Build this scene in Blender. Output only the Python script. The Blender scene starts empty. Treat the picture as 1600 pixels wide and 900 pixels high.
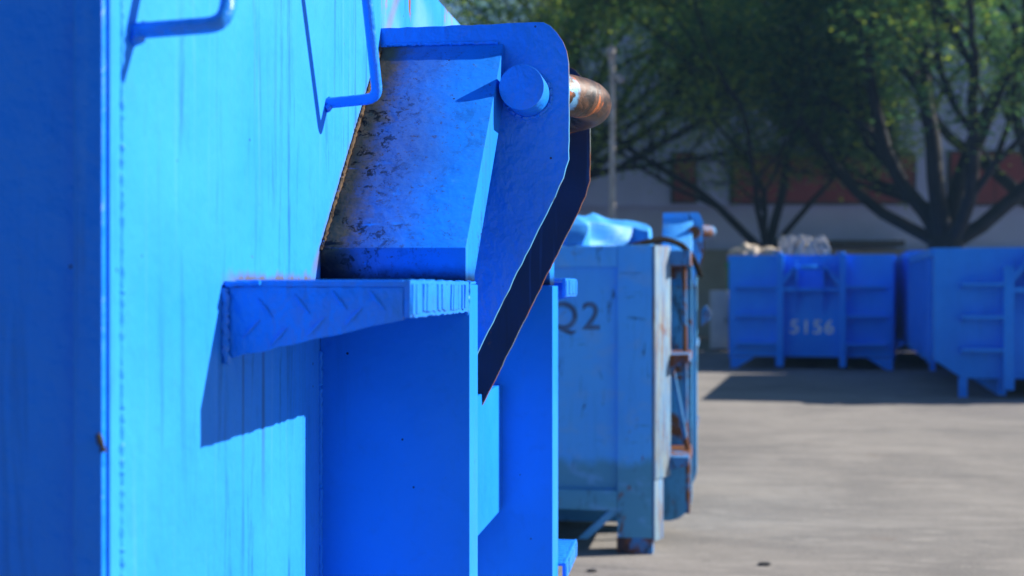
import bpy, bmesh, math, random
from mathutils import Vector, Matrix
R = math.radians
random.seed(7)
scene = bpy.context.scene
COL = scene.collection

# ------------------------------------------------------------------ camera
YAW = math.atan(287/2000)          # the row of containers runs 8.2 degrees right of the lens axis
cs, sn = math.cos(YAW), math.sin(YAW)
cam_d = bpy.data.cameras.new('camera'); cam = bpy.data.objects.new('camera', cam_d); COL.objects.link(cam)
cam.location = (0, 0, 1.25); cam.rotation_euler = (R(90), 0, YAW)
cam_d.sensor_width = 36; cam_d.lens = 45; cam_d.clip_start = .05; cam_d.clip_end = 2000
cam_d.dof.use_dof = True; cam_d.dof.focus_distance = 1.93; cam_d.dof.aperture_fstop = 4.7
scene.camera = cam
# ------------------------------------------------------------------ world, sun
SUN = Vector((1, .32, .65)).normalized()
elev = math.asin(SUN.z); az = math.atan2(SUN.x, SUN.y)     # az measured from +Y clockwise
w = bpy.data.worlds.new("World"); scene.world = w; w.use_nodes = True
nt = w.node_tree; nt.nodes.clear()
sky = nt.nodes.new('ShaderNodeTexSky'); sky.sky_type = 'NISHITA'; sky.sun_disc = False
sky.sun_elevation = elev; sky.sun_rotation = az; sky.air_density = 1.0; sky.dust_density = .2; sky.ozone_density = 6
bg = nt.nodes.new('ShaderNodeBackground'); bg.inputs['Strength'].default_value = .060
wo = nt.nodes.new('ShaderNodeOutputWorld')
nt.links.new(sky.outputs[0], bg.inputs[0]); nt.links.new(bg.outputs[0], wo.inputs[0])
sd = bpy.data.lights.new('sun', 'SUN'); so = bpy.data.objects.new('sun', sd); COL.objects.link(so)
sd.energy = 5.0; sd.angle = R(.5); sd.color = (1, .94, .86)
so.rotation_euler = SUN.to_track_quat('Z', 'Y').to_euler()
scene.render.engine = 'CYCLES'
scene.view_settings.view_transform = 'Standard'; scene.view_settings.look = 'None'
scene.view_settings.exposure = .95; scene.view_settings.gamma = 1

def at(px, py, zc):
    """photo position and distance along the lens axis -> world point"""
    xc = (px-800)/2000*zc
    return Vector((xc*cs - zc*sn, xc*sn + zc*cs, 1.25 + (450-py)/2000*zc))

# ------------------------------------------------------------------ node helpers
class NT:
    def __init__(s, name):
        s.m = bpy.data.materials.new(name); s.m.use_nodes = True
        s.t = s.m.node_tree; s.t.nodes.clear()
        s.out = s.n('ShaderNodeOutputMaterial'); s.p = s.n('ShaderNodeBsdfPrincipled')
        s.l(s.p.outputs[0], s.out.inputs[0])
        s.tc = s.n('ShaderNodeTexCoord'); s.obj = s.tc.outputs['Object']
        s.xyz = s.n('ShaderNodeSeparateXYZ'); s.l(s.obj, s.xyz.inputs[0])
    def n(s, t): return s.t.nodes.new(t)
    def l(s, a, b): s.t.links.new(a, b)
    def v(s, inp, val):
        if isinstance(val, (int, float, tuple, list)):
            if isinstance(val, (tuple, list)) and len(val) == 3 and inp.type == 'RGBA': val = (*val, 1)
            inp.default_value = val
        else: s.l(val, inp)
    def noise(s, scale=(1,1,1), detail=4, rough=.55, dist=0, off=(0,0,0)):
        if isinstance(scale, (int, float)): scale = (scale,)*3
        mp = s.n('ShaderNodeMapping'); mp.inputs['Scale'].default_value = scale; mp.inputs['Location'].default_value = off
        s.l(s.obj, mp.inputs[0]); k = s.n('ShaderNodeTexNoise'); s.l(mp.outputs[0], k.inputs['Vector'])
        k.inputs['Scale'].default_value = 1; k.inputs['Detail'].default_value = detail
        k.inputs['Roughness'].default_value = rough; k.inputs['Distortion'].default_value = dist
        return k.outputs['Fac']
    def mr(s, x, a, b, c=0, d=1):
        k = s.n('ShaderNodeMapRange'); k.clamp = True; k.interpolation_type = 'SMOOTHSTEP'
        s.v(k.inputs['Value'], x)
        for i, q in zip((1,2,3,4), (a,b,c,d)): s.v(k.inputs[i], q)
        return k.outputs[0]
    def ma(s, op, a, b=0):
        k = s.n('ShaderNodeMath'); k.operation = op; s.v(k.inputs[0], a); s.v(k.inputs[1], b); return k.outputs[0]
    def mix(s, f, a, b):
        k = s.n('ShaderNodeMix'); k.data_type = 'RGBA'; s.v(k.inputs['Factor'], f)
        s.v([i for i in k.inputs if i.name == 'A' and i.type == 'RGBA'][0], a)
        s.v([i for i in k.inputs if i.name == 'B' and i.type == 'RGBA'][0], b)
        return [o for o in k.outputs if o.type == 'RGBA'][0]
    def bump(s, h, strength=.3, dist=.01, prev=None):
        k = s.n('ShaderNodeBump'); k.inputs['Strength'].default_value = strength; k.inputs['Distance'].default_value = dist
        s.l(h, k.inputs['Height'])
        if prev is not None: s.l(prev, k.inputs['Normal'])
        return k.outputs[0]
    def set(s, **kw):
        for k, val in kw.items():
            s.v(s.p.inputs[{'color':'Base Color','rough':'Roughness','metal':'Metallic','normal':'Normal','spec':'Specular IOR Level'}[k]], val)
        return s.m

BLUE = (.006, .20, .74)
def paint(name, col=BLUE, col2=None, streak=.5, chips=.35, rust=0, rough=.42, zband=None, extra=None, bumpk=1.0, fade=.25, spec=.22):
    k = NT(name)
    col2 = col2 or tuple(min(1, c*1.28+.012) for c in col)
    big = k.mr(k.noise(2.1, 3, .6), .3, .7)
    c = k.mix(k.ma('MULTIPLY', big, .6), col, col2)
    st = k.noise((40, 40, 2.4), 6, .72, .5)
    st = k.ma('MULTIPLY', k.mr(st, .50, .66), k.mr(k.noise((9,9,1.8), 4), .42, .62))
    c = k.mix(k.ma('MULTIPLY', st, streak), c, tuple(x*.38+.004 for x in col))
    pale = k.ma('MULTIPLY', k.mr(k.noise((60,60,1.6), 3, .6, 0, (9,3,1)), .58, .8), streak*.45)
    c = k.mix(pale, c, (.10, .34, .85))
    mott = k.mr(k.noise(34, 6, .7, .4, (3,3,3)), .5, .8)
    c = k.mix(k.ma('MULTIPLY', mott, fade), c, tuple(x*.6+.01 for x in col))
    if zband:                          # older coat of paint showing below a height
        zz = k.ma('ADD', k.xyz.outputs[2], k.ma('MULTIPLY', k.noise((9,9,3), 4), .12))
        c = k.mix(k.mr(zz, zband[0]+.03+.06, zband[0]-.03+.06), c, zband[1])
    if rust:
        rn = k.noise((5,5,3.2), 8, .72, .5, (2,7,1))
        rm = k.mr(rn, .66-.16*rust, .72-.14*rust)
        rc = k.mix(k.noise(50, 5, .7), (.05,.022,.012), (.28,.10,.035))
        c = k.mix(rm, c, rc)
        dk = k.mr(k.noise((16,16,5), 8, .75, .8, (5,1,8)), .64-.10*rust, .70-.08*rust)
        c = k.mix(k.ma('MULTIPLY', dk, .8), c, (.03,.035,.045))
    ch = k.mr(k.noise(24, 7, .75, 1.1, (1,5,2)), .70-.03*chips, .725-.03*chips)
    c = k.mix(k.ma('MULTIPLY', ch, .85), c, k.mix(k.noise(70, 3), (.012,.018,.04), (.10,.05,.03)))
    vo = k.n('ShaderNodeTexVoronoi'); vo.inputs['Scale'].default_value = 26; k.l(k.obj, vo.inputs['Vector'])
    dot = k.mr(vo.outputs['Distance'], .055, .035)
    dot = k.ma('MULTIPLY', dot, k.mr(k.noise(5, 2, .5, 0, (4,4,4)), .52, .58))
    c = k.mix(dot, c, (.01,.014,.03))
    h = k.noise((90,90,60), 5, .65)
    h2 = k.noise(14, 4, .6)
    h3 = k.ma('SUBTRACT', h2, k.ma('MULTIPLY', ch, .35))
    n1 = k.bump(h3, min(1,.30*bumpk), .014); hb = k.bump(k.noise((45,45,30), 3, .5, .6), min(1,.25*bumpk), .004, n1); n2 = k.bump(h, .22*bumpk, .0022, hb)
    r = k.ma('ADD', k.ma('MULTIPLY', k.noise(9, 4), .28), rough-.12)
    if extra: c, r = extra(k, c, r)
    return k.set(color=c, rough=r, normal=n2, spec=spec)

def grime_slope(k, c, r):            # soil collected on the sloping plate beside the wall and low down; near-black below the bend
    x, y, z = k.xyz.outputs
    n = k.noise(22, 8, .7, .6); nb = k.noise((7,7,7), 5, .65, .3, (3,8,4))
    near = k.mr(k.ma('ADD', x, k.ma('MULTIPLY', n, -.07)), .055, -.018)
    near2 = k.ma('MULTIPLY', k.mr(k.ma('ADD', x, k.ma('MULTIPLY', nb, -.12)), .10, -.03), .5)
    m = k.ma('MAXIMUM', near, near2)
    c = k.mix(k.ma('MULTIPLY', k.mr(nb, .35, .75), .25), c, (.015,.075,.18))
    sp = k.mr(k.noise(130, 3, .8), .58, .70)
    c = k.mix(k.ma('MULTIPLY', sp, k.mr(x, .24, .02, .35, 1)), c, (.04,.032,.025))
    bk = k.mr(k.noise(62, 7, .78, .5, (2,2,9)), .53, .57)
    wgt = k.ma('MAXIMUM', k.ma('MULTIPLY', k.mr(z, 1.40, 1.31), .75), k.mr(x, .13, .015))
    wgt = k.ma('MULTIPLY', wgt, k.mr(nb, .40, .56))
    late = k.ma('MULTIPLY', bk, wgt)
    c = k.mix(m, c, k.mix(n, (.025,.020,.016), (.19,.125,.075)))
    c = k.mix(late, c, (.012,.011,.012))
    c = k.mix(k.ma('MULTIPLY', k.mr(k.noise((18,40,40), 6, .7, .6, (6,0,0)), .56, .66), k.mr(z, 1.48, 1.34, 0, .7)), c, (.01,.22,.80))
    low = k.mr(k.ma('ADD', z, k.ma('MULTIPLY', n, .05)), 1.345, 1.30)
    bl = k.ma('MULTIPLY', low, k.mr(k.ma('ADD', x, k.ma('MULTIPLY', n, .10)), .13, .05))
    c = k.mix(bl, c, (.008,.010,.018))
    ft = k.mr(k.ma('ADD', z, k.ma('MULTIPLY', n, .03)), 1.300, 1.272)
    c = k.mix(k.ma('MULTIPLY', ft, .95), c, (.006,.009,.02))  # near-black across the full width below the bend
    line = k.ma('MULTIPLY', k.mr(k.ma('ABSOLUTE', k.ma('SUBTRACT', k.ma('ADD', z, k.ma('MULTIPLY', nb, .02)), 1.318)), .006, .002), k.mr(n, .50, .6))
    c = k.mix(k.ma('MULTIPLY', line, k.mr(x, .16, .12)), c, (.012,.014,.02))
    r2 = k.ma('ADD', r, k.ma('MULTIPLY', m, .35))
    return c, r2
def grime_wall(k, c, r):
    x, y, z = k.xyz.outputs
    n = k.noise((26,26,14), 7, .7, .4)
    # soil on the wall just above the step and rust by the top edge
    a = k.ma('MULTIPLY', k.mr(k.ma('ADD', z, k.ma('MULTIPLY', n, -.035)), 1.254, 1.240), k.mr(z, 1.244, 1.252))
    a = k.ma('MULTIPLY', a, k.ma('MULTIPLY', k.mr(y, .25, .33), k.mr(y, .64, .60)))
    c = k.mix(a, c, k.mix(n, (.04,.04,.035), (.17,.15,.12)))
    # grime line along the foot of the sloping plate
    d = k.ma('SUBTRACT', k.ma('SUBTRACT', y, .615), k.ma('SUBTRACT', z, 1.30))
    e = k.ma('MULTIPLY', k.mr(k.ma('ABSOLUTE', k.ma('ADD', d, k.ma('MULTIPLY', n, -.02))), .030, .004), k.mr(z, 1.25, 1.29))
    c = k.mix(k.ma('MULTIPLY', e, .75), c, (.16,.12,.09))
    # brown rain streaks running down from the step bracket
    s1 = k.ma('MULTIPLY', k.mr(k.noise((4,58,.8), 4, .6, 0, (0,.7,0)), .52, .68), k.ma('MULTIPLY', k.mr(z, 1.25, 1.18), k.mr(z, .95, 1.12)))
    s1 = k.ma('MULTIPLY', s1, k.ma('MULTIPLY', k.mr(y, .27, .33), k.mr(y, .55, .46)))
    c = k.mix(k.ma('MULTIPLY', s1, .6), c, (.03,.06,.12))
    ru = k.ma('MULTIPLY', k.mr(k.noise((2,14,3.2), 6, .7, 0, (1,4.6,1)), .59, .60), k.ma('MULTIPLY', k.mr(z, 1.64, 1.68), k.mr(y, .93, .97)))
    c = k.mix(ru, c, k.mix(n, (.14,.045,.015), (.30,.12,.045)))
    pl = k.ma('MULTIPLY', k.mr(k.noise((3,3,3), 3, .5, 0, (6,1,1)), .40, .55), k.mr(y, .93, .97))
    c = k.mix(k.ma('MULTIPLY', pl, .4), c, (.22,.45,.75))
    return c, r
M = {}
M['blue'] = paint('blue_paint')
M['front'] = paint('front_wall_paint', spec=.10, col=(.020,.235,.80), col2=(.040,.315,.88), extra=grime_wall, streak=.8, bumpk=.9)
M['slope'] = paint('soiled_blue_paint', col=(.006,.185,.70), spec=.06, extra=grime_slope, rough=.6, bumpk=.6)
M['thick'] = paint('thick_blue_paint', spec=.42, rough=.36, bumpk=2.4, chips=.5, streak=.15)
M['sidepaint'] = paint('side_wall_paint', col=(.004,.18,.90), col2=(.012,.24,.95), bumpk=2.6, chips=.3, streak=.3, fade=.15)
M['deep'] = paint('smooth_blue_paint', spec=.14, streak=.12, chips=.1, bumpk=.8)
M['far'] = paint('deep_blue_paint', spec=.12, col=(.010,.235,.95), streak=.2, chips=.1, fade=.3)
M['far2'] = paint('mid_blue_paint', spec=.12, col=(.016,.225,.88), streak=.3, chips=.3, fade=.35)
M['green'] = paint('green_paint', col=(.015,.20,.07), streak=.3)
def scratches(k, c, r):
    a = k.mr(k.noise((4,4,60), 4, .6, .3), .63, .67); b = k.mr(k.noise((50,50,5), 4, .6, .6, (3,0,1)), .63, .67)
    m_ = k.ma('MULTIPLY', k.ma('MAXIMUM', a, b), k.mr(k.noise(3.5, 3, .6, 0, (1,7,2)), .46, .58))
    c = k.mix(k.ma('MULTIPLY', m_, .75), c, (.022,.035,.055))
    c = k.mix(k.ma('MULTIPLY', k.mr(k.noise((6,6,9), 5, .6, 0, (8,1,1)), .50, .66), .5), c, (.16,.44,.85))
    return c, r
M['old'] = paint('weathered_blue_paint', extra=scratches, col=(.075,.41,1.0), col2=(.10,.49,1.0), rust=.36, spec=.15, rough=.55, zband=(.43,(.08,.31,.50)), streak=.2, chips=.6, fade=.15)
M['oldrust'] = paint('rusted_blue_paint', col=(.05,.20,.45), rust=1.25, rough=.7, streak=.6, chips=1, fade=.6)
M['oldfront'] = paint('worn_blue_paint', col=(.06,.26,.5), rust=.8, rough=.6, streak=.6, chips=1, fade=.6)
def rustruns(k, c, r):
    a = k.mr(k.noise((40,40,3), 6, .7, .3), .46, .56); b = k.mr(k.noise((60,60,4), 5, .7, .2, (3,1,0)), .46, .54)
    c = k.mix(k.ma('MULTIPLY', a, .8), c, (.16,.085,.05)); c = k.mix(k.ma('MULTIPLY', b, .7), c, (.06,.20,.42))
    return c, r
M['whiteworn'] = paint('worn_white_paint', col=(.17,.27,.34), col2=(.30,.32,.28), rust=.3, rough=.65, streak=.25, extra=rustruns)
M['edge'] = paint('worn_cut_edge', col=(.05,.26,.52), col2=(.10,.30,.42), rust=.9, rough=.6, streak=0)
M['edge2'] = paint('grimy_cut_edge', col=(.10,.13,.15), col2=(.22,.22,.18), rust=1.3, rough=.7, streak=0)
M['dirty_shaded'] = paint('grimy_shaded_blue_paint', col=(.006,.016,.045), col2=(.008,.05,.18), rust=.30, rough=.55, streak=.4)  # grime, with the shade of the near plate put into the colour
M['sheet'] = paint('pale_blue_cover', col=(.05,.30,.78), col2=(.06,.36,.8), streak=.1, chips=0, fade=.15, rough=.5, bumpk=.5)

k = NT('rusty_steel')
n1 = k.noise(28, 9, .72, .8); n2 = k.noise((9,30,9), 5, .6, .5, (4,2,2))
c = k.mix(k.mr(n1, .42, .58), (.018,.012,.011), (.115,.050,.026))
c = k.mix(k.mr(n2, .56, .61), c, (.42,.11,.028))
c = k.mix(k.mr(k.noise(17, 6, .7, .5, (7,1,3)), .60, .64), c, (.06,.05,.045))
xx = k.xyz.outputs[0]
lb = k.ma('MULTIPLY', k.mr(k.noise(30, 6, .7, .4, (5,5,1)), .44, .5), k.mr(k.ma('ADD', k.xyz.outputs[1], k.ma('MULTIPLY', n1, .05)), 1.055, 1.04))
c = k.mix(lb, c, (.16,.42,.68))
bz = k.bump(n1, .6, .004)
M['rust'] = k.set(color=c, rough=k.mr(n1, .3, .7, .32, .6), metal=.05, normal=bz)

def simple(name, col, rough=.7, var=.35, scale=3, metal=0, bump=.2):
    k = NT(name)
    c = k.mix(k.mr(k.noise(scale, 6, .6), .3, .7), tuple(x*(1-var) for x in col), tuple(min(1, x*(1+var*.5)) for x in col))
    return k.set(color=c, rough=rough, metal=metal, normal=k.bump(k.noise(scale*9, 5), bump, .01))
M['text_white'] = simple('stencil_white', (.72,.80,.95), .6, .3, 12)
M['text_dark'] = simple('stencil_grey', (.06,.14,.27), .7, .5, 12)
M['text_faint'] = simple('faded_white', (.14,.33,.62), .7, .4, 12)
M['rubber'] = simple('black_rubber', (.012,.011,.011), .9)
M['rubber'].node_tree.nodes['Principled BSDF'].inputs['Specular IOR Level'].default_value = .1
M['galv'] = simple('galvanised_steel', (.36,.33,.31), .5, .3, 4, .2)
M['bwall'] = simple('painted_render', (.40,.46,.82), .85, .12, .35)
M['blow'] = simple('lower_wall_render', (.40,.45,.72), .85, .14, .4)
M['red'] = simple('red_cladding', (.20,.030,.042), .7, .25, .8)
M['frame'] = simple('dark_frame', (.035,.04,.05), .6)
M['roof'] = simple('blue_roof_sheet', (.05,.14,.34), .5, .2, .6)
M['khaki'] = simple('khaki_wall', (.25,.26,.24), .85, .25, .5)
M['bark'] = simple('bark', (.012,.012,.014), .9, .5, 4, 0, .8)
M['sack'] = simple('pale_sacking', (.50,.42,.33), .8, .4, 9)
M['wire'] = simple('pale_wire', (.62,.58,.54), .4, .3, 20, .3)
M['white'] = simple('white_panel', (.50,.53,.57), .6, .1, 3)
M['stone'] = simple('dark_rubber_scrap', (.02,.022,.026), .8, .5, 30)

def leafmat(name, a, b):
    k = NT(name)
    gi = k.n('ShaderNodeNewGeometry')
    k.v(k.p.inputs['Base Color'], k.mix(gi.outputs['Random Per Island'], a, b)); k.p.inputs['Roughness'].default_value = .5
    tr = k.n('ShaderNodeBsdfTranslucent'); k.l(k.mix(gi.outputs['Random Per Island'], tuple(x*1.1 for x in a), tuple(x*1.5 for x in b)), tr.inputs[0])
    ms = k.n('ShaderNodeMixShader'); ms.inputs[0].default_value = .5
    k.l(k.p.outputs[0], ms.inputs[1]); k.l(tr.outputs[0], ms.inputs[2]); k.l(ms.outputs[0], k.out.inputs[0])
    return k.m
M['leaf'] = leafmat('rain_tree_leaf', (.05,.16,.075), (.13,.27,.06))
M['leaf_sunlit'] = leafmat('sunlit_tint_leaf', (.22,.33,.04), (.40,.50,.06))  # yellow-green tint puts sunlight on leaf clumps into the colour

# asphalt / worn concrete ground
k = NT('worn_yard_paving')
a = k.noise(.55, 8, .7, .6); b = k.noise((.6,2.4,1), 8, .74, 1.0); cc = k.noise(70, 6, .75)
c = k.mix(k.mr(a, .35, .65), (.150,.137,.124), (.245,.222,.196))
c = k.mix(k.ma('MULTIPLY', k.mr(b, .46, .66), .7), c, (.105,.10,.095))
c = k.mix(k.ma('MULTIPLY', k.mr(k.noise((.9,5.5,1), 6, .7, .4, (3,3,0)), .52, .68), .7), c, (.30,.275,.245))
c = k.mix(k.ma('MULTIPLY', k.mr(k.noise(2.6, 6, .7, .8, (8,2,0)), .62, .70), .55), c, (.15,.11,.085))
c = k.mix(k.ma('MULTIPLY', k.mr(k.noise(1.7, 8, .75, 1.5, (1,9,0)), .66, .70), .7), c, (.055,.055,.06))
c = k.mix(k.mr(cc, .40, .72), c, k.mix(.5, c, (.38,.355,.32)))
c = k.mix(k.mr(k.noise((14,22,1), 5, .8), .58, .68), c, (.10,.09,.08))
c = k.mix(k.ma('MULTIPLY', k.mr(k.noise((3,9,1), 6, .75, .3, (4,4,1)), .56, .64), .6), c, (.32,.295,.26))
M['ground'] = k.set(color=c, rough=.85, normal=k.bump(cc, .5, .006, k.bump(b, .3, .02)))

# ------------------------------------------------------------------ mesh helpers
class MB:
    def __init__(s): s.v = []; s.f = []
    def add(s, vs, fs):
        o = len(s.v); s.v += [tuple(p) for p in vs]; s.f += [tuple(i+o for i in f) for f in fs]; return s
    def box(s, x0, x1, y0, y1, z0, z1):
        vs = [(x,y,z) for x in (x0,x1) for y in (y0,y1) for z in (z0,z1)]
        return s.add(vs, [(0,1,3,2),(4,6,7,5),(0,4,5,1),(2,3,7,6),(0,2,6,4),(1,5,7,3)])
    def prism(s, pts, fn, a, b):
        """outline pts (p,q) extruded from a to b; fn(p,q,t) -> xyz"""
        n = len(pts)
        vs = [fn(p,q,a) for p,q in pts] + [fn(p,q,b) for p,q in pts]
        fs = [tuple(range(n))[::-1], tuple(range(n,2*n))] + [(i,(i+1)%n,n+(i+1)%n,n+i) for i in range(n)]
        return s.add(vs, fs)
    def tube(s, path, rad, seg=14, cap=True):
        path = [Vector(p) for p in path]; n = len(path)
        rads = rad if isinstance(rad, (list, tuple)) else [rad]*n
        rings = []; up = None
        for i, p in enumerate(path):
            t = (path[min(i+1,n-1)] - path[max(i-1,0)]).normalized()
            if up is None: up = Vector((0,0,1)) if abs(t.z) < .9 else Vector((1,0,0))
            a = t.cross(up).normalized(); bb = a.cross(t).normalized(); up = bb
            rings.append([p + (a*math.cos(2*math.pi*j/seg) + bb*math.sin(2*math.pi*j/seg))*rads[i] for j in range(seg)])
        vs = [q for r in rings for q in r]
        fs = [(i*seg+j, i*seg+(j+1)%seg, (i+1)*seg+(j+1)%seg, (i+1)*seg+j) for i in range(n-1) for j in range(seg)]
        if cap: fs += [tuple(range(seg))[::-1], tuple(range((n-1)*seg, n*seg))]
        return s.add(vs, fs)
    def build(s, name, mat, parent=None, bevel=0, smooth=False, loc=None, seg=2):
        me = bpy.data.meshes.new(name); me.from_pydata(s.v, [], s.f); me.validate()
        bm = bmesh.new(); bm.from_mesh(me); bmesh.ops.recalc_face_normals(bm, faces=bm.faces)
        if bevel:
            es = [e for e in bm.edges if len(e.link_faces) == 2 and e.calc_face_angle(0) > .35]
            bmesh.ops.bevel(bm, geom=es, offset=bevel, segments=seg, affect='EDGES', profile=.6, clamp_overlap=True)
        bm.to_mesh(me); bm.free()
        if smooth or bevel:
            me.polygons.foreach_set('use_smooth', [True]*len(me.polygons))
            try: me.set_sharp_from_angle(angle=R(38))
            except Exception: pass
        me.materials.append(mat)
        o = bpy.data.objects.new(name, me); COL.objects.link(o)
        if parent is not None: o.parent = parent
        if loc is not None: o.location = loc
        return o
def tag(o, label=None, cat=None, group=None, kind=None):
    for a, b in (('label',label),('category',cat),('group',group),('kind',kind)):
        if b: o[a] = b
    return o
def empty(name, loc=(0,0,0), rz=0, **kw):
    o = bpy.data.objects.new(name, None); COL.objects.link(o); o.location = loc; o.rotation_euler = (0,0,rz)
    return tag(o, **kw)
XZ = lambda p,q,t: (p,t,q)
YZ = lambda p,q,t: (t,p,q)
XY = lambda p,q,t: (p,q,t)
def wobble_edges(pts, step=.014, amp=.0008, seed=1):
    """hand cut steel: the outline subdivided and slightly uneven"""
    rnd = random.Random(seed); out = []
    for i, (x0,y0) in enumerate(pts):
        x1,y1 = pts[(i+1)%len(pts)]; L = math.hypot(x1-x0, y1-y0); n = max(1, int(L/step))
        for j in range(n):
            t = j/n; a = amp if j else amp*.3
            out.append((x0+(x1-x0)*t + rnd.uniform(-a,a), y0+(y1-y0)*t + rnd.uniform(-a,a)))
    return out
def weld(path, r, mat, parent, seed=1, name='weld_bead'):
    rnd = random.Random(seed); pts = []; rads = []
    for (a, b) in zip(path[:-1], path[1:]):
        a, b = Vector(a), Vector(b); n = max(2, int((b-a).length/.0035))
        for i in range(n):
            pts.append(a+(b-a)*i/n + Vector([rnd.uniform(-r,r)*.25 for _ in range(3)]))
            rads.append(r*(.75+.35*abs(math.sin(i*.9))+rnd.uniform(-.15,.15)))
    return MB().tube(pts, rads, 8).build(name, mat, parent, smooth=True)

# ------------------------------------------------------------------ a hook lift container
# local frame: front wall is the plane x=0 facing +x, width runs along +y from 0 to W, the body extends to -x
PLATE = [(.0,1.658),(.257,1.660),(.268,1.654),(.278,1.643),(.287,1.630),(.293,1.615),(.296,1.5965),(.296,1.448),(.288,1.42),(.2685,1.379),(.157,1.156),(.0,.84)]
def step_part(root, y0, y1, ztop, px, mat, detail=False, gy=None):
    """folded tread: top plate and ribbed lip, tapering gusset at its outer end"""
    m = MB(); t = .006
    m.box(.001, px, y0, y1, ztop-t, ztop)                                   # tread
    if detail: m.prism(wobble_edges([(y0,ztop-.038),(y1,ztop-.038),(y1,ztop+.001),(y0,ztop+.001)], .01, .0011, 9), YZ, px-.003, px+.004)
    else: m.box(px-.003, px+.004, y0, y1, ztop-.038, ztop+.001)
    n = int((y1-y0)/.012)
    if detail:
        for i in range(n):
            yy = y0+.008+i*(y1-y0-.012)/n
            if i%2 == 0: m.box(.01, px-.006, yy, yy+.004, ztop-.001, ztop+.0012)
        rr = random.Random(4); yy = y0+.004
        while yy < y1-.012:                                                   # rough notches along the lip
            wd = rr.uniform(.014,.034); wd = min(wd, y1-.003-yy)
            if rr.random() < .85:
                a = rr.uniform(-.003,.003)
                m.prism(wobble_edges([(yy+a,ztop-.033+rr.uniform(-.002,.002)),(yy+wd-.005+a,ztop-.034+rr.uniform(-.003,.002)),(yy+wd-.003,ztop-.004),(yy+.002,ztop-.003)], .008, .0009, int(yy*1e4)), YZ, px+.0035, px+.0050+rr.uniform(0,.0022))
            yy += wd
    g = [(.0,ztop-t-.0005),(px-.0035,ztop-t-.0005),(px-.0035,ztop-.040),(.0,ztop-.082)]
    ys = y0 if gy is None else gy
    m.prism(wobble_edges(g, .012, .0009, 6) if detail else g, XZ, ys+.0005, ys+.0065)
    st = m.build('step', mat, root, bevel=.0012 if detail else 0)
    if detail:                                                              # raised checker bars on the gusset
        q = MB()
        for (x, z, a) in [(.045,-.028,-.9),(.085,-.024,-.9),(.125,-.020,-.9),(.165,-.020,-.9),(.060,-.058,.8),(.100,-.048,.8),(.140,-.037,.8),(.030,-.050,.8)]:
            dx, dz = math.cos(a)*.013, math.sin(a)*.013
            q.tube([(x-dx,ys+.0002,ztop+z-dz),(x,ys-.0006,ztop+z),(x+dx,ys+.0002,ztop+z+dz)], [.0008,.002,.0008], 6)
        q.build('checker_bar', mat, st, smooth=True)
    return st

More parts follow.
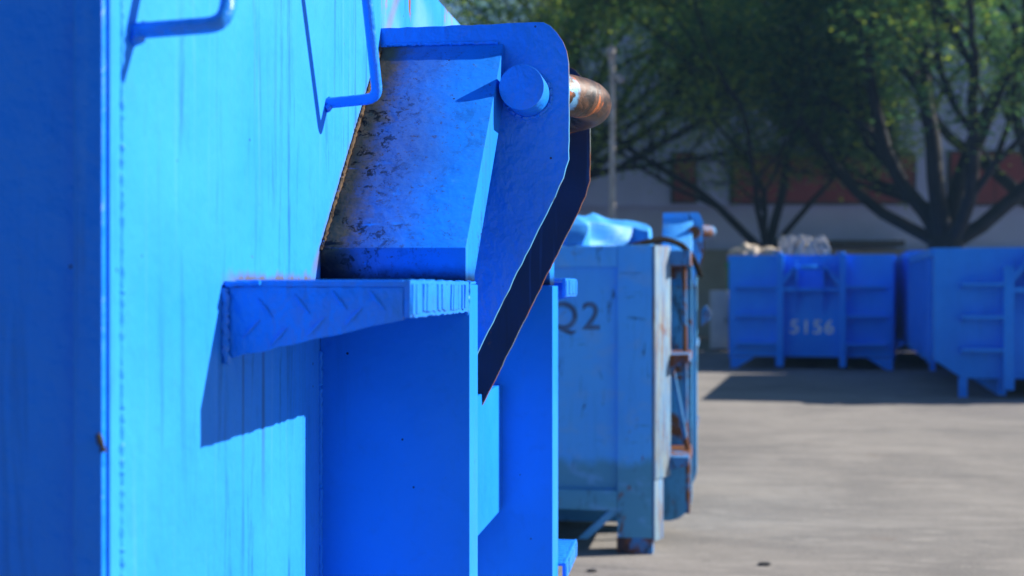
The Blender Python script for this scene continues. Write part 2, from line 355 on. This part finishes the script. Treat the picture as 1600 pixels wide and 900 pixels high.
def container(name, loc, rz, label, cat='container', group=None, W=2.304, L=4.5, H=1.8, zf=.2, pr=.2, pw=(.063,.106),
              half=(.537,.432), zs=(1.2574,.665), sx=.268, post_top=None, post_bot=.06, mats=None, chamf=0, detail=False,
              deck=False, ribs=0, legs=None, crossplate=True, slabs=True, hook=True, steps_inset=None, side='plain', skid_r=0, hs=1):
    mt = dict(body=M['blue'], front=M['blue'], post=M['blue'], slab=M['blue'], plate=M['blue'], plate2=M['blue'], step=M['blue'], bar=M['rust'], pin=M['blue'], side=M['blue'])
    mt.update(mats or {})
    root = empty(name, loc, rz, label=label, cat=cat, group=group)
    c = W/2; bev = .0015 if detail else .004
    # front wall with its lower corners cut off where the container has that
    if chamf: out = [(0,zf+chamf[1]),(chamf[0],zf),(W-chamf[0],zf),(W,zf+chamf[1]),(W,H),(0,H)]
    else: out = [(0,zf),(W,zf),(W,H),(0,H)]
    MB().prism(out, YZ, -.03, 0).build('front_wall', mt['front'], root, bevel=bev)
    # side walls, floor, back
    s0 = zf + (chamf[1] if chamf else 0)
    inset = .012 if side == 'framed' else .004
    for k_, (ya, yb) in enumerate(((inset,inset+.03),(W-inset-.03,W-inset))):
        m = MB().box(-L, -.031, ya, yb, s0+.002, H-.01)
        if chamf:
            yo = chamf[0] if k_ == 0 else W-chamf[0]; y_e = ya if k_ == 0 else yb
            m.prism([(y_e,s0),(yo,zf+.004),(yo,zf+.03),(y_e,s0+.03)], YZ, -L, -.032)
        m.build('side_wall', mt['side'], root)
    MB().box(-L, -.032, (chamf[0] if chamf else .05), W-(chamf[0] if chamf else .05), zf+.002, zf+.05).build('floor_plate', mt['side'], root)
    MB().box(-L-.03, -L-.001, .01, W-.01, s0, H-.02).build('rear_wall', mt['side'], root)
    for k_ in range(2):
        ya, yb = ((-.012,.05),(W-.05,W+.012))[k_]
        if side == 'framed':
            MB().box(-L, -.166, ya, yb, H-.10, H).build('top_rail', mt['side'], root, bevel=.006)
            MB().box(-L, -.166, ya, yb, zf, zf+.095).build('bottom_rail', mt['side'], root, bevel=.004)
        elif not detail:
            MB().box(-L, -.04, ya-.03*(k_==0), yb+.03*(k_==1), H-.10, H-.003).build('top_rail', mt['side'], root, bevel=.004)
    for i in range(ribs):
        x = -.5 - i*(L-.7)/max(1,ribs-1)
        for ya, yb in ((-.055,inset-.001),(W-inset+.001,W+.055)):
            MB().box(x-.04, x+.04, ya, yb, s0-.05, H-.105).build('rib', mt['side'], root, bevel=.004)
    # long runners under the floor
    for yy in (c-.53, c+.44):
        MB().box(-L, -.04, yy, yy+.09, .03, zf+.001).build('runner', mt['side'], root)
    # posts
    pt = post_top or 1.2545
    ps = ((c-half[0], c-half[0]+pw[0]), (c+half[1], c+half[1]+pw[1]))
    for ya, yb in ps:
        r = skid_r or .02
        o = [(.0005,post_bot),(pr-r,post_bot)] + [(pr-r+r*math.sin(a), post_bot+r-r*math.cos(a)) for a in [R(q) for q in range(10,90,10)]] + [(pr,post_bot+r),(pr,pt),(.0005,pt)]
        MB().prism(o, XZ, ya, yb).build('post', mt['post'], root, bevel=bev)
    # sloping housings that lead up to the hook plates
    p1 = (c-.208, c-.196); p2 = (c+.192, c+.204)
    if slabs:
        w_ = pr-.005
        a0, a1 = ps[0]; 
        MB().prism([(a0,1.2555),(a0,1.302),(p1[0]-.001,1.628),(p1[0]-.001,1.535),(a0+.068,1.268),(a0+.068,1.2555)], YZ, .001, w_).build('sloping_housing', mt['slab'], root, bevel=bev)
        b0, b1 = ps[1]
        MB().prism([(b1-.03,1.2555),(b1-.03,1.302),(p2[1]+.001,1.628),(p2[1]+.001,1.535),(b0,1.268),(b0,1.2555)], YZ, .001, w_).build('sloping_housing', mt['slab'], root, bevel=bev)
    if hook:
        pl = wobble_edges(PLATE, seed=3) if detail else [(x*hs,z) for x,z in PLATE]
        MB().prism(pl, XZ, *p1).build('hook_plate', mt['plate'], root, bevel=.001 if detail else 0)
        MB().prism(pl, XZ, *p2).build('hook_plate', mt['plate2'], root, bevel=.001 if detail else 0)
        if detail:
            for o_ in [q for q in bpy.data.objects if q.parent == root and q.name.startswith('hook_plate')]:
                o_.data.materials.append(M['edge2' if '.' in o_.name else 'edge'])
                for pg in o_.data.polygons:
                    if abs(pg.normal.y) < .5: pg.material_index = 1
        for s_, (ya, yb) in enumerate(((p1[0]-.078,p1[0]-.0005),(p2[1]+.0005,p2[1]+.078))):
            m = MB().tube([(.2334*hs,ya,1.548),(.2334*hs,yb,1.548)], .0338, 48)
            m.build('pin', mt['pin'], root, bevel=.0015 if detail else 0, smooth=True)
        path = [(.232*hs,p1[1]+.0005,1.553),(.232*hs,p1[1]+.03,1.555)]; N = 28
        for i in range(N+1):
            t = i/N; y = p1[1]+.04+(p2[0]-p1[1]-.08)*t
            path.append((.232*hs+.082*(math.sin(math.pi*t)**.7 if 0<t<1 else 0)+.001, y, 1.5625))
        path += [(.232*hs,p2[0]-.03,1.555),(.232*hs,p2[0]-.0005,1.553)]
        MB().tube(path, .0335, 32).build('hook_bar', mt['bar'], root, smooth=True)
    if crossplate:
        MB().box(.001, .094, ps[0][1]+.0005, ps[1][0]-.0005, .795, 1.052).build('cross_plate', mt['post'], root, bevel=bev)
    if deck:
        MB().box(.001, pr-.01, ps[0][1]+.0005, ps[1][0]-.0005, 1.20, 1.26).build('cross_beam', mt['post'], root, bevel=bev)
    for z in zs:
        yin = sx
        step_part(root, yin, ps[0][0]-.0005, z, pr-.004, mt['step'], detail)
        if detail: step_part(root, ps[1][1]+.0005, ps[1][1]+.26, z+.012*(z>1), pr+.012, mt['step'], True, gy=ps[1][1]+.25)
        else: step_part(root, ps[1][1]+.0005, W-yin, z, pr-.004, mt['step'], False, gy=W-yin-.008)
    for lg in (legs or []):
        if lg[0] == 'box': MB().box(*lg[1:]).build('leg', mt['side'], root, bevel=.004)
        if lg[0] == 'tri': MB().prism(lg[1], YZ, lg[2], lg[3]).build('leg', mt['side'], root, bevel=.003)
    root['W'] = W; del root['W']
    return root

# ------------------------------------------------------------------ ground
g = MB(); g.add([(-400,-200,0),(400,-200,0),(400,600,0),(-400,600,0)], [(0,1,2,3)])
tag(g.build('ground', M['ground']), kind='structure')

# ------------------------------------------------------------------ the near container
A = container('roll_off_container', (-.4894,1.016,0), 0,
    'glossy blue container close to the camera, with step bracket and rusty hook bar',
    W=2.304, L=5.6, H=1.803, pr=.200, detail=True,
    mats=dict(front=M['front'], slab=M['slope'], plate=M['thick'], plate2=M['dirty_shaded'], post=M['deep'], step=M['thick'], pin=M['thick'], side=M['sidepaint']))
for ch in [o for o in bpy.data.objects if o.parent == A]:
    if ch.name.startswith('hook_plate.'): ch['label'] = 'far hook plate darkened by grime and painted-in shade'
    if ch.name.startswith('sloping_housing') and '.' not in ch.name: ch['label'] = 'sloping blue plate with brown grime along the wall'
# corner angle on the camera side, seam of weld dots down the front
MB().box(-.026, -.001, -.007, .0035, .2, 1.80).build('corner_angle', M['sidepaint'], A, bevel=.003)
MB().box(-.0005, .0025, .0005, .021, .2, 1.80).build('edge_strip', M['front'], A, bevel=.001)
weld([(.001,.0225,.25),(.001,.0225,1.80)], .0035, M['front'], A, 2)
weld([(.001,.615,.3),(.001,.6135,1.17)], .003, M['deep'], A, 3)
weld([(.002,.614,1.30),(.002,.938,1.628)], .0028, M['slope'], A, 4)
weld([(.01,.613,1.2565),(.19,.613,1.2565)], .003, M['slope'], A, 14)
weld([(.003,.265,1.17),(.002,.265,1.252)], .0048, M['thick'], A, 5)
weld([(.002,.266,1.2535),(.045,.2655,1.2555)], .003, M['thick'], A, 6)
weld([(.197,.612,1.215),(.2,.612,1.262)], .003, M['blue'], A, 7)
weld([(.196,.615,1.255),(.196,.640,1.256),(.1965,.677,1.257)], .002, M['blue'], A, 12)
circ = [(.2334+.0355*math.cos(t/20*2*math.pi), .9435, 1.548+.0355*math.sin(t/20*2*math.pi)) for t in range(21)]
weld(circ, .0038, M['thick'], A, 8)
weld([(.01,.9425,1.631),(.19,.9425,1.630)], .0028, M['thick'], A, 9)
weld([(.189,.943,1.615),(.19,.943,1.57),(.188,.92,1.585)], .003, M['thick'], A, 10)
weld([(-.004,-.008,1.128),(0,-.0085,1.118),(.0015,-.006,1.108)], .0028, M['stone'], A, 21, name='paint_chip')
# grab handle hoop on the front wall
def rounded(pts, r=.016, n=5):
    out = [Vector(pts[0])]
    for a, b, c_ in zip(pts[:-2], pts[1:-1], pts[2:]):
        a, b, c_ = Vector(a), Vector(b), Vector(c_); d1 = (a-b).normalized()*r; d2 = (c_-b).normalized()*r
        for i in range(n+1):
            t = i/n; out.append((b+d1)*(1-t)**2 + b*2*t*(1-t) + (b+d2)*t**2)
    out.append(Vector(pts[-1])); return out
hp = rounded([(-.002,.052,1.476),(.084,.050,1.4795),(.084,.158,1.735),(.072,.530,1.735),(.072,.640,1.502),(-.002,.648,1.4975)])
MB().tube(hp, .0073, 16).build('grab_handle', M['thick'], A, smooth=True)
weld([(.001,.044,1.468),(.006,.052,1.474),(.004,.060,1.484)], .007, M['thick'], A, 11)
weld([(.001,.640,1.488),(.006,.646,1.495),(.004,.652,1.505)], .006, M['thick'], A, 13)

# ------------------------------------------------------------------ the weathered container behind it
B = container('weathered_container', (-.200,6.05,0), R(-1.5),
    'weathered rust-spotted blue container behind the near one, marked Q2 on its side', W=2.304, L=4.6, H=1.45, zf=.2, pr=.165, hs=.72,
    zs=(.44,.93), sx=.13, post_top=1.40, post_bot=.045, skid_r=.13, side='framed', ribs=0, crossplate=False,
    mats=dict(body=M['old'], front=M['oldfront'], post=M['oldfront'], slab=M['old'], plate=M['old'], plate2=M['oldrust'], bar=M['oldrust'], step=M['oldrust'], pin=M['oldrust'], side=M['old']))
MB().box(-.165, -.002, -.013, .12, .02, 1.452).build('corner_post', M['old'], B, bevel=.004)
MB().box(-.168, .001, -.016, .10, .0, .075).build('foot', M['oldrust'], B, bevel=.004)
MB().box(-.165, -.002, 2.18, 2.316, .0, 1.452).build('corner_post', M['old'], B, bevel=.004)
MB().prism([(-.0005,-.012),(.012,-.010),(.078,.14),(.070,.15),(-.0005,.02)], XY, .35, 1.45).build('edge_flange', M['whiteworn'], B, bevel=.002)
MB().prism([(-.0005,-.012),(.010,-.010),(.045,.09),(.040,.10),(-.0005,.02)], XY, .06, .345).build('edge_flange', M['whiteworn'], B, bevel=.002)
MB().prism([(-.0,.20),(-.048,.20),(-.20,.06),(-.152,.06)], lambda p,q,t: (p-.155,t,q), -.006, .05).build('brace', M['old'], B, bevel=.003)
MB().tube([(.06,.30,.95),(.15,.42,.44),(.15,.44,.12)], .012, 10).build('ladder_rail', M['oldrust'], B, smooth=True)
MB().tube([(.13,.45,1.40),(.14,.45,.46)], .012, 10).build('ladder_rail', M['oldrust'], B, smooth=True)
MB().box(.002,.17,.13,.62,1.36,1.43).build('top_step', M['oldrust'], B, bevel=.004)
MB().prism([(.19,1.02),(.24,1.06),(.25,1.10),(.22,1.15),(.19,1.12)], XZ, 1.60, 1.66).build('lug', M['oldrust'], B, bevel=.003)
def text(s, size, mat, parent, loc, rot, ext=.001, name='number'):
    cu = bpy.data.curves.new(name, 'FONT'); cu.body = s; cu.size = size; cu.extrude = ext; cu.offset = size*.012; cu.align_x = 'CENTER'; cu.align_y = 'CENTER'; cu.space_character = 1.15
    tmp = bpy.data.objects.new('t', cu); COL.objects.link(tmp)
    dg = bpy.context.evaluated_depsgraph_get(); me = bpy.data.meshes.new_from_object(tmp.evaluated_get(dg))
    bpy.data.objects.remove(tmp); me.materials.clear(); me.materials.append(mat)
    o = bpy.data.objects.new(name, me); COL.objects.link(o); o.parent = parent; o.location = loc; o.rotation_euler = rot; return o
text('Q2', .185, M['text_dark'], B, (-.375,.0105,1.11), (R(90),0,0), name='marking')
for i, (s_, z) in enumerate((('IIIII III II', .80), ('IIII', .72))): pass
# black hose drooping over the top of it
hs = rounded([at(985,386,6.10),at(1012,378,6.14),at(1040,373,6.2),at(1066,383,6.32),at(1084,404,6.45),at(1094,430,6.6)], .04)
tag(MB().tube(hs, .015, 8).build('hose', M['rubber'], smooth=True), 'black hose lying over the top edge of the weathered container', 'hose')
# pale blue folded cover on top of it
zig = [(-1.6,.02,.215),(-1.05,.05,.225),(-.86,.20,.215),(-.74,.02,.225),(-.60,.24,.20),(-.43,.20,.20),(-.41,.02,.165),(-.33,.02,.155),(-.31,.16,.175),(-.12,.36,.15),(-.03,.30,.12)]
m = MB(); n = len(zig)
front_b = [(x,y,.0) for x,y,h in zig]; front_t = [(x,y+.05,h*.75) for x,y,h in zig]; top_f = [(x-.02,y+.16,h) for x,y,h in zig]; top_b = [(x-.02,.95,h*.95) for x,y,h in zig]; bk = [(x,1.0,.0) for x,y,h in zig]
m.add(front_b+front_t+top_f+top_b+bk, [(r*n+i,r*n+i+1,(r+1)*n+i+1,(r+1)*n+i) for r in range(4) for i in range(n-1)] +
      [tuple(r*n for r in range(5))[::-1], tuple(r*n+n-1 for r in range(5))] + [(4*n+i,4*n+i+1,i+1,i) for i in range(n-1)])
def crumple(o):
    bm = bmesh.new(); bm.from_mesh(o.data); bmesh.ops.triangulate(bm, faces=[f for f in bm.faces if len(f.verts) > 4])
    for _ in range(3): bmesh.ops.subdivide_edges(bm, edges=[e for e in bm.edges if e.calc_length() > .05], cuts=1, use_grid_fill=True)
    from mathutils import noise as nz
    for v_ in bm.verts:
        if v_.co.z > .02:
            d = Vector((nz.noise(v_.co*9), nz.noise(v_.co*9+Vector((7,0,0))), nz.noise(v_.co*7+Vector((0,9,0)))))
            v_.co += Vector((d.x*.035, d.y*.045, d.z*.03 - v_.co.z*.06))
    bm.to_mesh(o.data); bm.free()
cv = m.build('cover_sheet', M['sheet'], bevel=.004, smooth=False, loc=(-.2,6.05,1.453))
crumple(cv)
tag(cv, 'pale blue folded cover lying on top of the weathered container', 'cover')

# ------------------------------------------------------------------ containers across the yard (facing the lens)
AX = math.atan(500/2000)                       # their long sides vanish towards photo x = 1300
fw = Vector((math.sin(AX-YAW), math.cos(AX-YAW), 0)); rt = Vector((fw.y, -fw.x, 0))
RZ = math.atan2(-fw.y, -fw.x)                  # local +x looks back along -fw; local +y runs to the right
def ground_at(px, zc): p = at(px, 450, zc); p.z = 0; return p
F1 = container('hooklift_container', ground_at(1141,20.0), RZ,
    'deep blue container with white number 5156, standing across the yard with scrap on top', group='blue containers parked across the yard', W=2.44, L=5.2, H=1.76, zf=.19, pr=.17, pw=(.10,.10),
    half=(.50,.43), zs=(1.29,.84,.41), sx=.10, post_top=1.775, post_bot=.04, crossplate=False, deck=True, ribs=5,
    mats={q: M['far'] for q in ('body','front','post','slab','plate','plate2','step','pin','bar','side')},
    legs=[('tri',[(0,0),(.09,0),(.38,.18),(0,.18)],-.08,-.0),('tri',[(2.44,0),(2.35,0),(2.06,.18),(2.44,.18)],-.08,-.0)])
text('5156', .30, M['text_white'], F1, (.0015,1.24,.64), (R(90),0,R(90)), name='number')
for yy in (.72+.05, 1.65+.05):
    MB().tube([(.12,yy-.03,1.775),(.12,yy-.03,1.80)], .06, 12).build('post_cap', M['far2'], F1, smooth=True)
cont = dict(group='blue containers parked across the yard', W=2.44, zf=.22, pr=.17, pw=(.11,.11), half=(.49,.38), zs=(1.31,.94,.57), sx=.28, post_top=1.50, post_bot=.10,
    crossplate=False, deck=True, chamf=(.30,.20), mats={q: M['far2'] for q in ('body','front','post','slab','plate','plate2','step','pin','bar','side')})
lg = [('box',-.12,-.005,.27,.36,0,.22),('box',-.12,-.005,2.08,2.17,0,.22)]
F2 = container('hooklift_container', ground_at(1460,14.7), RZ, 'mid blue container cut off by the right edge of the picture', L=4.35, H=1.71, ribs=5, legs=lg, **cont)
F3 = container('hooklift_container', ground_at(1423,19.35), RZ, 'blue ribbed container tucked behind the one at the right edge', L=5.9, H=1.82, ribs=8, legs=lg, **cont)
F4 = container('hooklift_container', ground_at(1136,26.4), RZ, 'green container of which a thin edge shows beside container 5156', L=4.0, H=1.78,
    group=None, W=2.44, zf=.2, pr=.15, pw=(.1,.1), zs=(.9,), sx=.1, crossplate=False, mats={q: M['green'] for q in ('body','front','post','slab','plate','plate2','step','pin','bar','side')})

F5 = container('hooklift_container', ground_at(1345,25.9), RZ, 'blue container added to cover sunlit ground in the gap behind container 5156 and the ribbed one', L=5, H=1.78, ribs=3, legs=lg, **cont)  # added so the gap stays dark instead of showing lit paving

# scrap on top of 5156
def on_f1(x, y, z): return F1.location + (-fw)*x + rt*y + Vector((0,0,z))
rnd = random.Random(5)
for i, (y, s_, h) in enumerate(((.22,.24,.15),(.52,.25,.10),(.05,.15,.10))):
    bm = bmesh.new(); bmesh.ops.create_icosphere(bm, subdivisions=4, radius=1)
    from mathutils import noise
    for v_ in bm.verts:
        d = 1+.35*noise.noise(v_.co*2.3+Vector((i*5,0,0)))+.12*noise.noise(v_.co*7)
        v_.co = Vector((v_.co.x*s_*d, v_.co.y*.3*d, max(-.05, v_.co.z*h*d)))
    me = bpy.data.meshes.new('sack'); bm.to_mesh(me); bm.free(); me.materials.append(M['sack'])
    me.polygons.foreach_set('use_smooth', [True]*len(me.polygons))
    o = bpy.data.objects.new('sack', me); COL.objects.link(o); o.location = on_f1(-.35-.15*i, y+.02, 1.79); o.rotation_euler.z = RZ+R(90)
    tag(o, ('largest crumpled pale sack at the left end on top of container 5156','flatter crumpled pale sack beside the wire coils on top of container 5156','small crumpled pale sack at the top left corner of container 5156')[i], 'sack', 'sacks on container 5156')
for i, y in enumerate((.84,1.02,1.20,1.38)):
    m = MB()
    for q in range(5):
        r_ = rnd.uniform(.09,.16); cx, cy = rnd.uniform(-.05,.05), rnd.uniform(-.07,.07); ti = rnd.uniform(-.6,.6); ph = rnd.uniform(0,6)
        m.tube([on_f1(-.3+cx, y+cy+r_*.42*math.cos(a*.33+ph)+ti*r_*math.sin(a*.33+ph), 1.90+r_*1.1*math.sin(a*.33+ph)) - on_f1(-.3,y,1.8) for a in range(0,19)], .012, 6)
    o = m.build('wire_coil', M['wire'], smooth=True, loc=on_f1(-.3,y,1.8))
    tag(o, ('leftmost tangled pale wire coil on top of container 5156, next to the sacks','second tangled pale wire coil from the sacks on top of container 5156','third tangled pale wire coil from the sacks on top of container 5156','rightmost tangled pale wire coil on top of container 5156')[i], 'wire', 'wire coils on container 5156')
# white cabinet in the gap left of 5156
cb = empty('cabinet', ground_at(1125,25.5), YAW*0, label='pale cabinet standing in the gap left of container 5156', cat='cabinet')
MB().box(-.19,.17,0,.5,.04,1.2).build('body', M['white'], cb, bevel=.01)
MB().box(-.16,.14,-.012,-.001,.1,1.12).build('door', M['white'], cb, bevel=.004)
MB().box(-.17,.15,.05,.45,.0,.039).build('plinth', M['frame'], cb)
MB().box(.10,.12,-.03,-.0125,.55,.68).build('handle', M['frame'], cb)

# lamp post
lp = empty('lamp_post', ground_at(957,24), 0, label='tall slim galvanised lamp post rising behind the weathered container', cat='lamp post')
MB().tube([(0,0,0),(0,0,3),(0,0,5.72)], [.075,.06,.05], 14).build('pole', M['galv'], lp, smooth=True)
MB().tube([(0,0,5.5),(-.02,0,5.62),(-.02,-.05,5.70),(-.02,-.1,5.6)], [.05,.085,.09,.05], 12).build('lamp_head', M['galv'], lp, smooth=True)
MB().tube([(0,0,5.18),(.1,0,5.2),(.18,-.06,5.12)], [.04,.075,.07], 12).build('floodlight', M['galv'], lp, smooth=True)
MB().box(-.14,.14,-.14,.14,0,.03).build('base_plate', M['galv'], lp)

# ------------------------------------------------------------------ building behind the trees
BD = 40.0
bl = empty('warehouse', ground_at(860,BD), YAW, label='long grey warehouse with red panels standing behind the trees', cat='building')
def bx(px): return (px-860)/2000*BD
def bz_(py): return 1.25+(450-py)/2000*BD
LEN = bx(2600)
MB().box(bx(862), LEN, 0, 14, bz_(322), 10.2).build('upper_wall', M['bwall'], bl)
MB().box(bx(850), LEN, .15, 14, 0, bz_(322)-.003).build('lower_wall', M['blow'], bl)
MB().box(bx(862)-.4, LEN+.3, -.6, 14.5, 10.2, 10.55).build('roof', M['roof'], bl)
MB().prism([(-.6,10.553),(14.5,10.553),(7,12.4)], YZ, bx(862)-.4, LEN+.3).build('roof', M['roof'], bl)
def wind(px0, px1, py0, py1, m_='red'):
    f = MB().box(bx(px0), bx(px1), -.10, -.003, bz_(py1), bz_(py0)).build('panel', M['frame'], bl)
    m = MB(); x0, x1 = bx(px0)+.08, bx(px1)-.08; n = max(1, int((x1-x0)/1.2))
    for i in range(n):
        a = x0+(x1-x0)*i/n; m.box(a+.02, a+(x1-x0)/n-.02, -.14, -.101, bz_(py1)+.08, bz_(py0)-.08)
    m.build('cladding', M[m_], f)
wind(1048,1089,238,318); wind(1140,1430,240,320); wind(1480,1760,236,322)
wind(1850,2200,236,322); wind(905,985,-80,-30)
MB().box(bx(1240), bx(1402), -.8, -.003+.15, bz_(386), bz_(377)).build('canopy', M['frame'], bl)
MB().box(bx(1000), LEN, -.25, .148, 0, bz_(390)).build('plinth_wall', M['khaki'], bl)
# hedge-high boundary wall in front of the building
bw = MB().box(0, 34, 0, .2, 0, 1.15).build('boundary_wall', M['khaki'], loc=ground_at(900,33)); bw.rotation_euler.z = YAW
tag(bw, 'low drab boundary wall at the foot of the trees behind the yard', 'wall')

# ------------------------------------------------------------------ trees
def tree(loc, label, seed, trunk_r, fork_z, limbs, crown_r, zrange, leaves, light=.12, lean=(0,0), name='rain_tree', lsize=.085, extra_low=0):
    rnd = random.Random(seed)
    root = empty(name, loc, YAW, label=label, cat='tree', group='rain trees in front of the warehouse')
    m = MB(); tips = []
    def limb(p, d, L, r, depth):
        pts = [p.copy()]; rr = [r]; n = 6; q = p.copy(); dd = d.copy()
        for i in range(n):
            dd = (dd + Vector((rnd.uniform(-.22,.22), rnd.uniform(-.22,.22), rnd.uniform(-.10,.14)))).normalized()
            q = q + dd*L/n; pts.append(q.copy()); rr.append(r*(1-.42*(i+1)/n))
            if depth >= 2 or i >= 3: tips.append((q.copy(), depth))
            if depth < 3 and i >= 1 and rnd.random() < .55:
                a = rnd.uniform(0, 6.283); nd = (dd + Vector((math.cos(a), math.sin(a), rnd.uniform(-.05,.5)))*.75).normalized()
                limb(q, nd, L*rnd.uniform(.5,.72), rr[-1]*.62, depth+1)
        m.tube(pts, rr, 10 if depth < 2 else 6)
        if depth < 3:
            for s_ in range(2):
                a = rnd.uniform(0, 6.283); nd = (dd + Vector((math.cos(a), math.sin(a), rnd.uniform(-.1,.3)))*.6).normalized()
                limb(q, nd, L*.62, rr[-1]*.8, depth+1)
    top = Vector((lean[0]*fork_z, lean[1]*fork_z, fork_z))
    m.tube([(0,0,-.1),(0,0,.25),top*.6,top], [trunk_r*1.5,trunk_r*1.12,trunk_r,trunk_r*1.02], 16)
    for (dx, dy, dz, L, k_) in limbs:
        limb(top-Vector((0,0,.15)), Vector((dx,dy,dz)).normalized(), L, trunk_r*k_, 0)
    m.build('trunk', M['bark'], root, smooth=True)
    # foliage: many small leaf cards in flattened sprays round the twigs
    cl = [t for t, d in tips if zrange[0]-.4 < t.z < zrange[1]+.6]
    rnd.shuffle(cl)
    def foliage(n, cents, mat, nm, sc):
        vs = []; fs = []
        sub = []
        for c_ in cents:
            for _ in range(5):
                sub.append((c_ + Vector((rnd.gauss(0,.42), rnd.gauss(0,.42), rnd.gauss(0,.20))), rnd.uniform(.09,.26)))
        per = max(1, n//len(sub))
        for c_, s_ in sub:
            for _ in range(per):
                p = c_ + Vector((rnd.gauss(0,s_), rnd.gauss(0,s_), rnd.gauss(0,s_*.35)-.05))
                a = rnd.uniform(0, 6.283); L = lsize*rnd.uniform(.6,1.4)*sc; W_ = L*.45
                u = Vector((math.cos(a), math.sin(a), rnd.uniform(-.6,.3))).normalized(); v2 = Vector((-math.sin(a), math.cos(a), rnd.uniform(-.5,.5))).normalized()
                o = len(vs); vs += [p-u*L, p-v2*W_, p+u*L, p+v2*W_]; fs.append((o,o+1,o+2,o+3))
        mb = MB(); mb.v = [tuple(q) for q in vs]; mb.f = fs
        me = bpy.data.meshes.new(nm); me.from_pydata(mb.v, [], mb.f); me.materials.append(mat)
        o = bpy.data.objects.new(nm, me); COL.objects.link(o); o.parent = root; return o
    nl = int(len(cl)*light)
    foliage(leaves, cl[nl:], M['leaf'], 'crown', 1)
    if nl: foliage(int(leaves*light), cl[:nl], M['leaf_sunlit'], 'sunlit_tint_foliage', 1)  # clumps coloured as if the sun caught them
    return root
tree(ground_at(1198,31), 'rain tree with slim forked trunk standing behind container 5156', 11, .20, 2.2,
     [(-.8,.1,.7,4.8,.55),(.1,-.1,1,4.8,.62),(.9,.1,.7,4.8,.4),(.2,.8,.7,4.4,.4),(-.3,-.8,.8,4.4,.4)], 5, (3.4,10), 46000, light=.25)
tree(ground_at(1478,28), 'rain tree with thick dark trunk fanning out above the containers at the right', 23, .38, 2.3,
     [(-.75,0,.9,5.0,.5),(-.2,-.2,1,4.8,.55),(.35,.1,.95,5.0,.5),(.95,-.1,.75,5.2,.5),(-1,.4,.45,4.8,.4),(.1,.9,.6,4.4,.45),(.2,-.9,.7,4.6,.42)], 6, (3.4,10), 76000, light=.25)
tree(ground_at(745,33), 'rain tree with light green crown rising behind the near container', 31, .30, 3.0,
     [(-.6,.1,.9,4.4,.6),(.3,-.2,1,4.2,.6),(.9,.2,.75,4.4,.55),(.2,.8,.5,4.0,.5),(.8,-.5,.5,4.2,.5)], 5, (4.0,9.5), 9000, light=.7)
tree(ground_at(868,34), 'rain tree whose drooping foliage hangs behind the lamp post', 47, .26, 4.0,
     [(.5,.1,1,4.2,.6),(.9,-.2,.6,3.6,.6),(1,.2,.9,4.6,.55),(.1,-.8,.6,4.0,.5)], 5, (3.2,10), 15000, light=.5)
tree(ground_at(1660,33), 'rain tree at the right margin with its crown reaching into the picture', 53, .34, 2.8,
     [(-.8,.1,.8,5.0,.6),(.2,-.2,1,4.6,.6),(.9,.2,.75,4.4,.55),(-.7,-.7,.8,4.8,.5)], 5, (3.6,11), 36000, light=.2)

# scraps on the paving
for i, (px, py, s_, lb) in enumerate(((1195,883,.028,'black rubber scrap lying on the sunlit paving, larger one'),(925,893,.022,'tiny dark scrap on the paving beside the step of the near container'))):
    zc = 1.25*2000/(py-450); p = ground_at(px, zc)
    bm = bmesh.new(); bmesh.ops.create_icosphere(bm, subdivisions=3, radius=1)
    for v_ in bm.verts: 
        d = 1+.4*noise.noise(v_.co*2+Vector((i,0,0))); v_.co = Vector((v_.co.x*s_*d, v_.co.y*s_*.7*d, v_.co.z*s_*.3*d))
    me = bpy.data.meshes.new('scrap'); bm.to_mesh(me); bm.free(); me.materials.append(M['stone'])
    o = bpy.data.objects.new('scrap', me); COL.objects.link(o); o.location = (p.x, p.y, s_*.2); tag(o, lb, 'scrap')

# ------------------------------------------------------------------ air
hm = bpy.data.materials.new('haze_air'); hm.use_nodes = True; t = hm.node_tree; t.nodes.clear()
ho = t.nodes.new('ShaderNodeOutputMaterial'); pv = t.nodes.new('ShaderNodeVolumePrincipled')
pv.inputs['Color'].default_value = (.28,.58,1,1); pv.inputs['Density'].default_value = .0009; pv.inputs['Anisotropy'].default_value = .2
t.links.new(pv.outputs[0], ho.inputs['Volume'])
tag(MB().box(-90, 110, -30, 90, -1, 24).build('haze', hm), kind='stuff')
scene.cycles.volume_bounces = 0
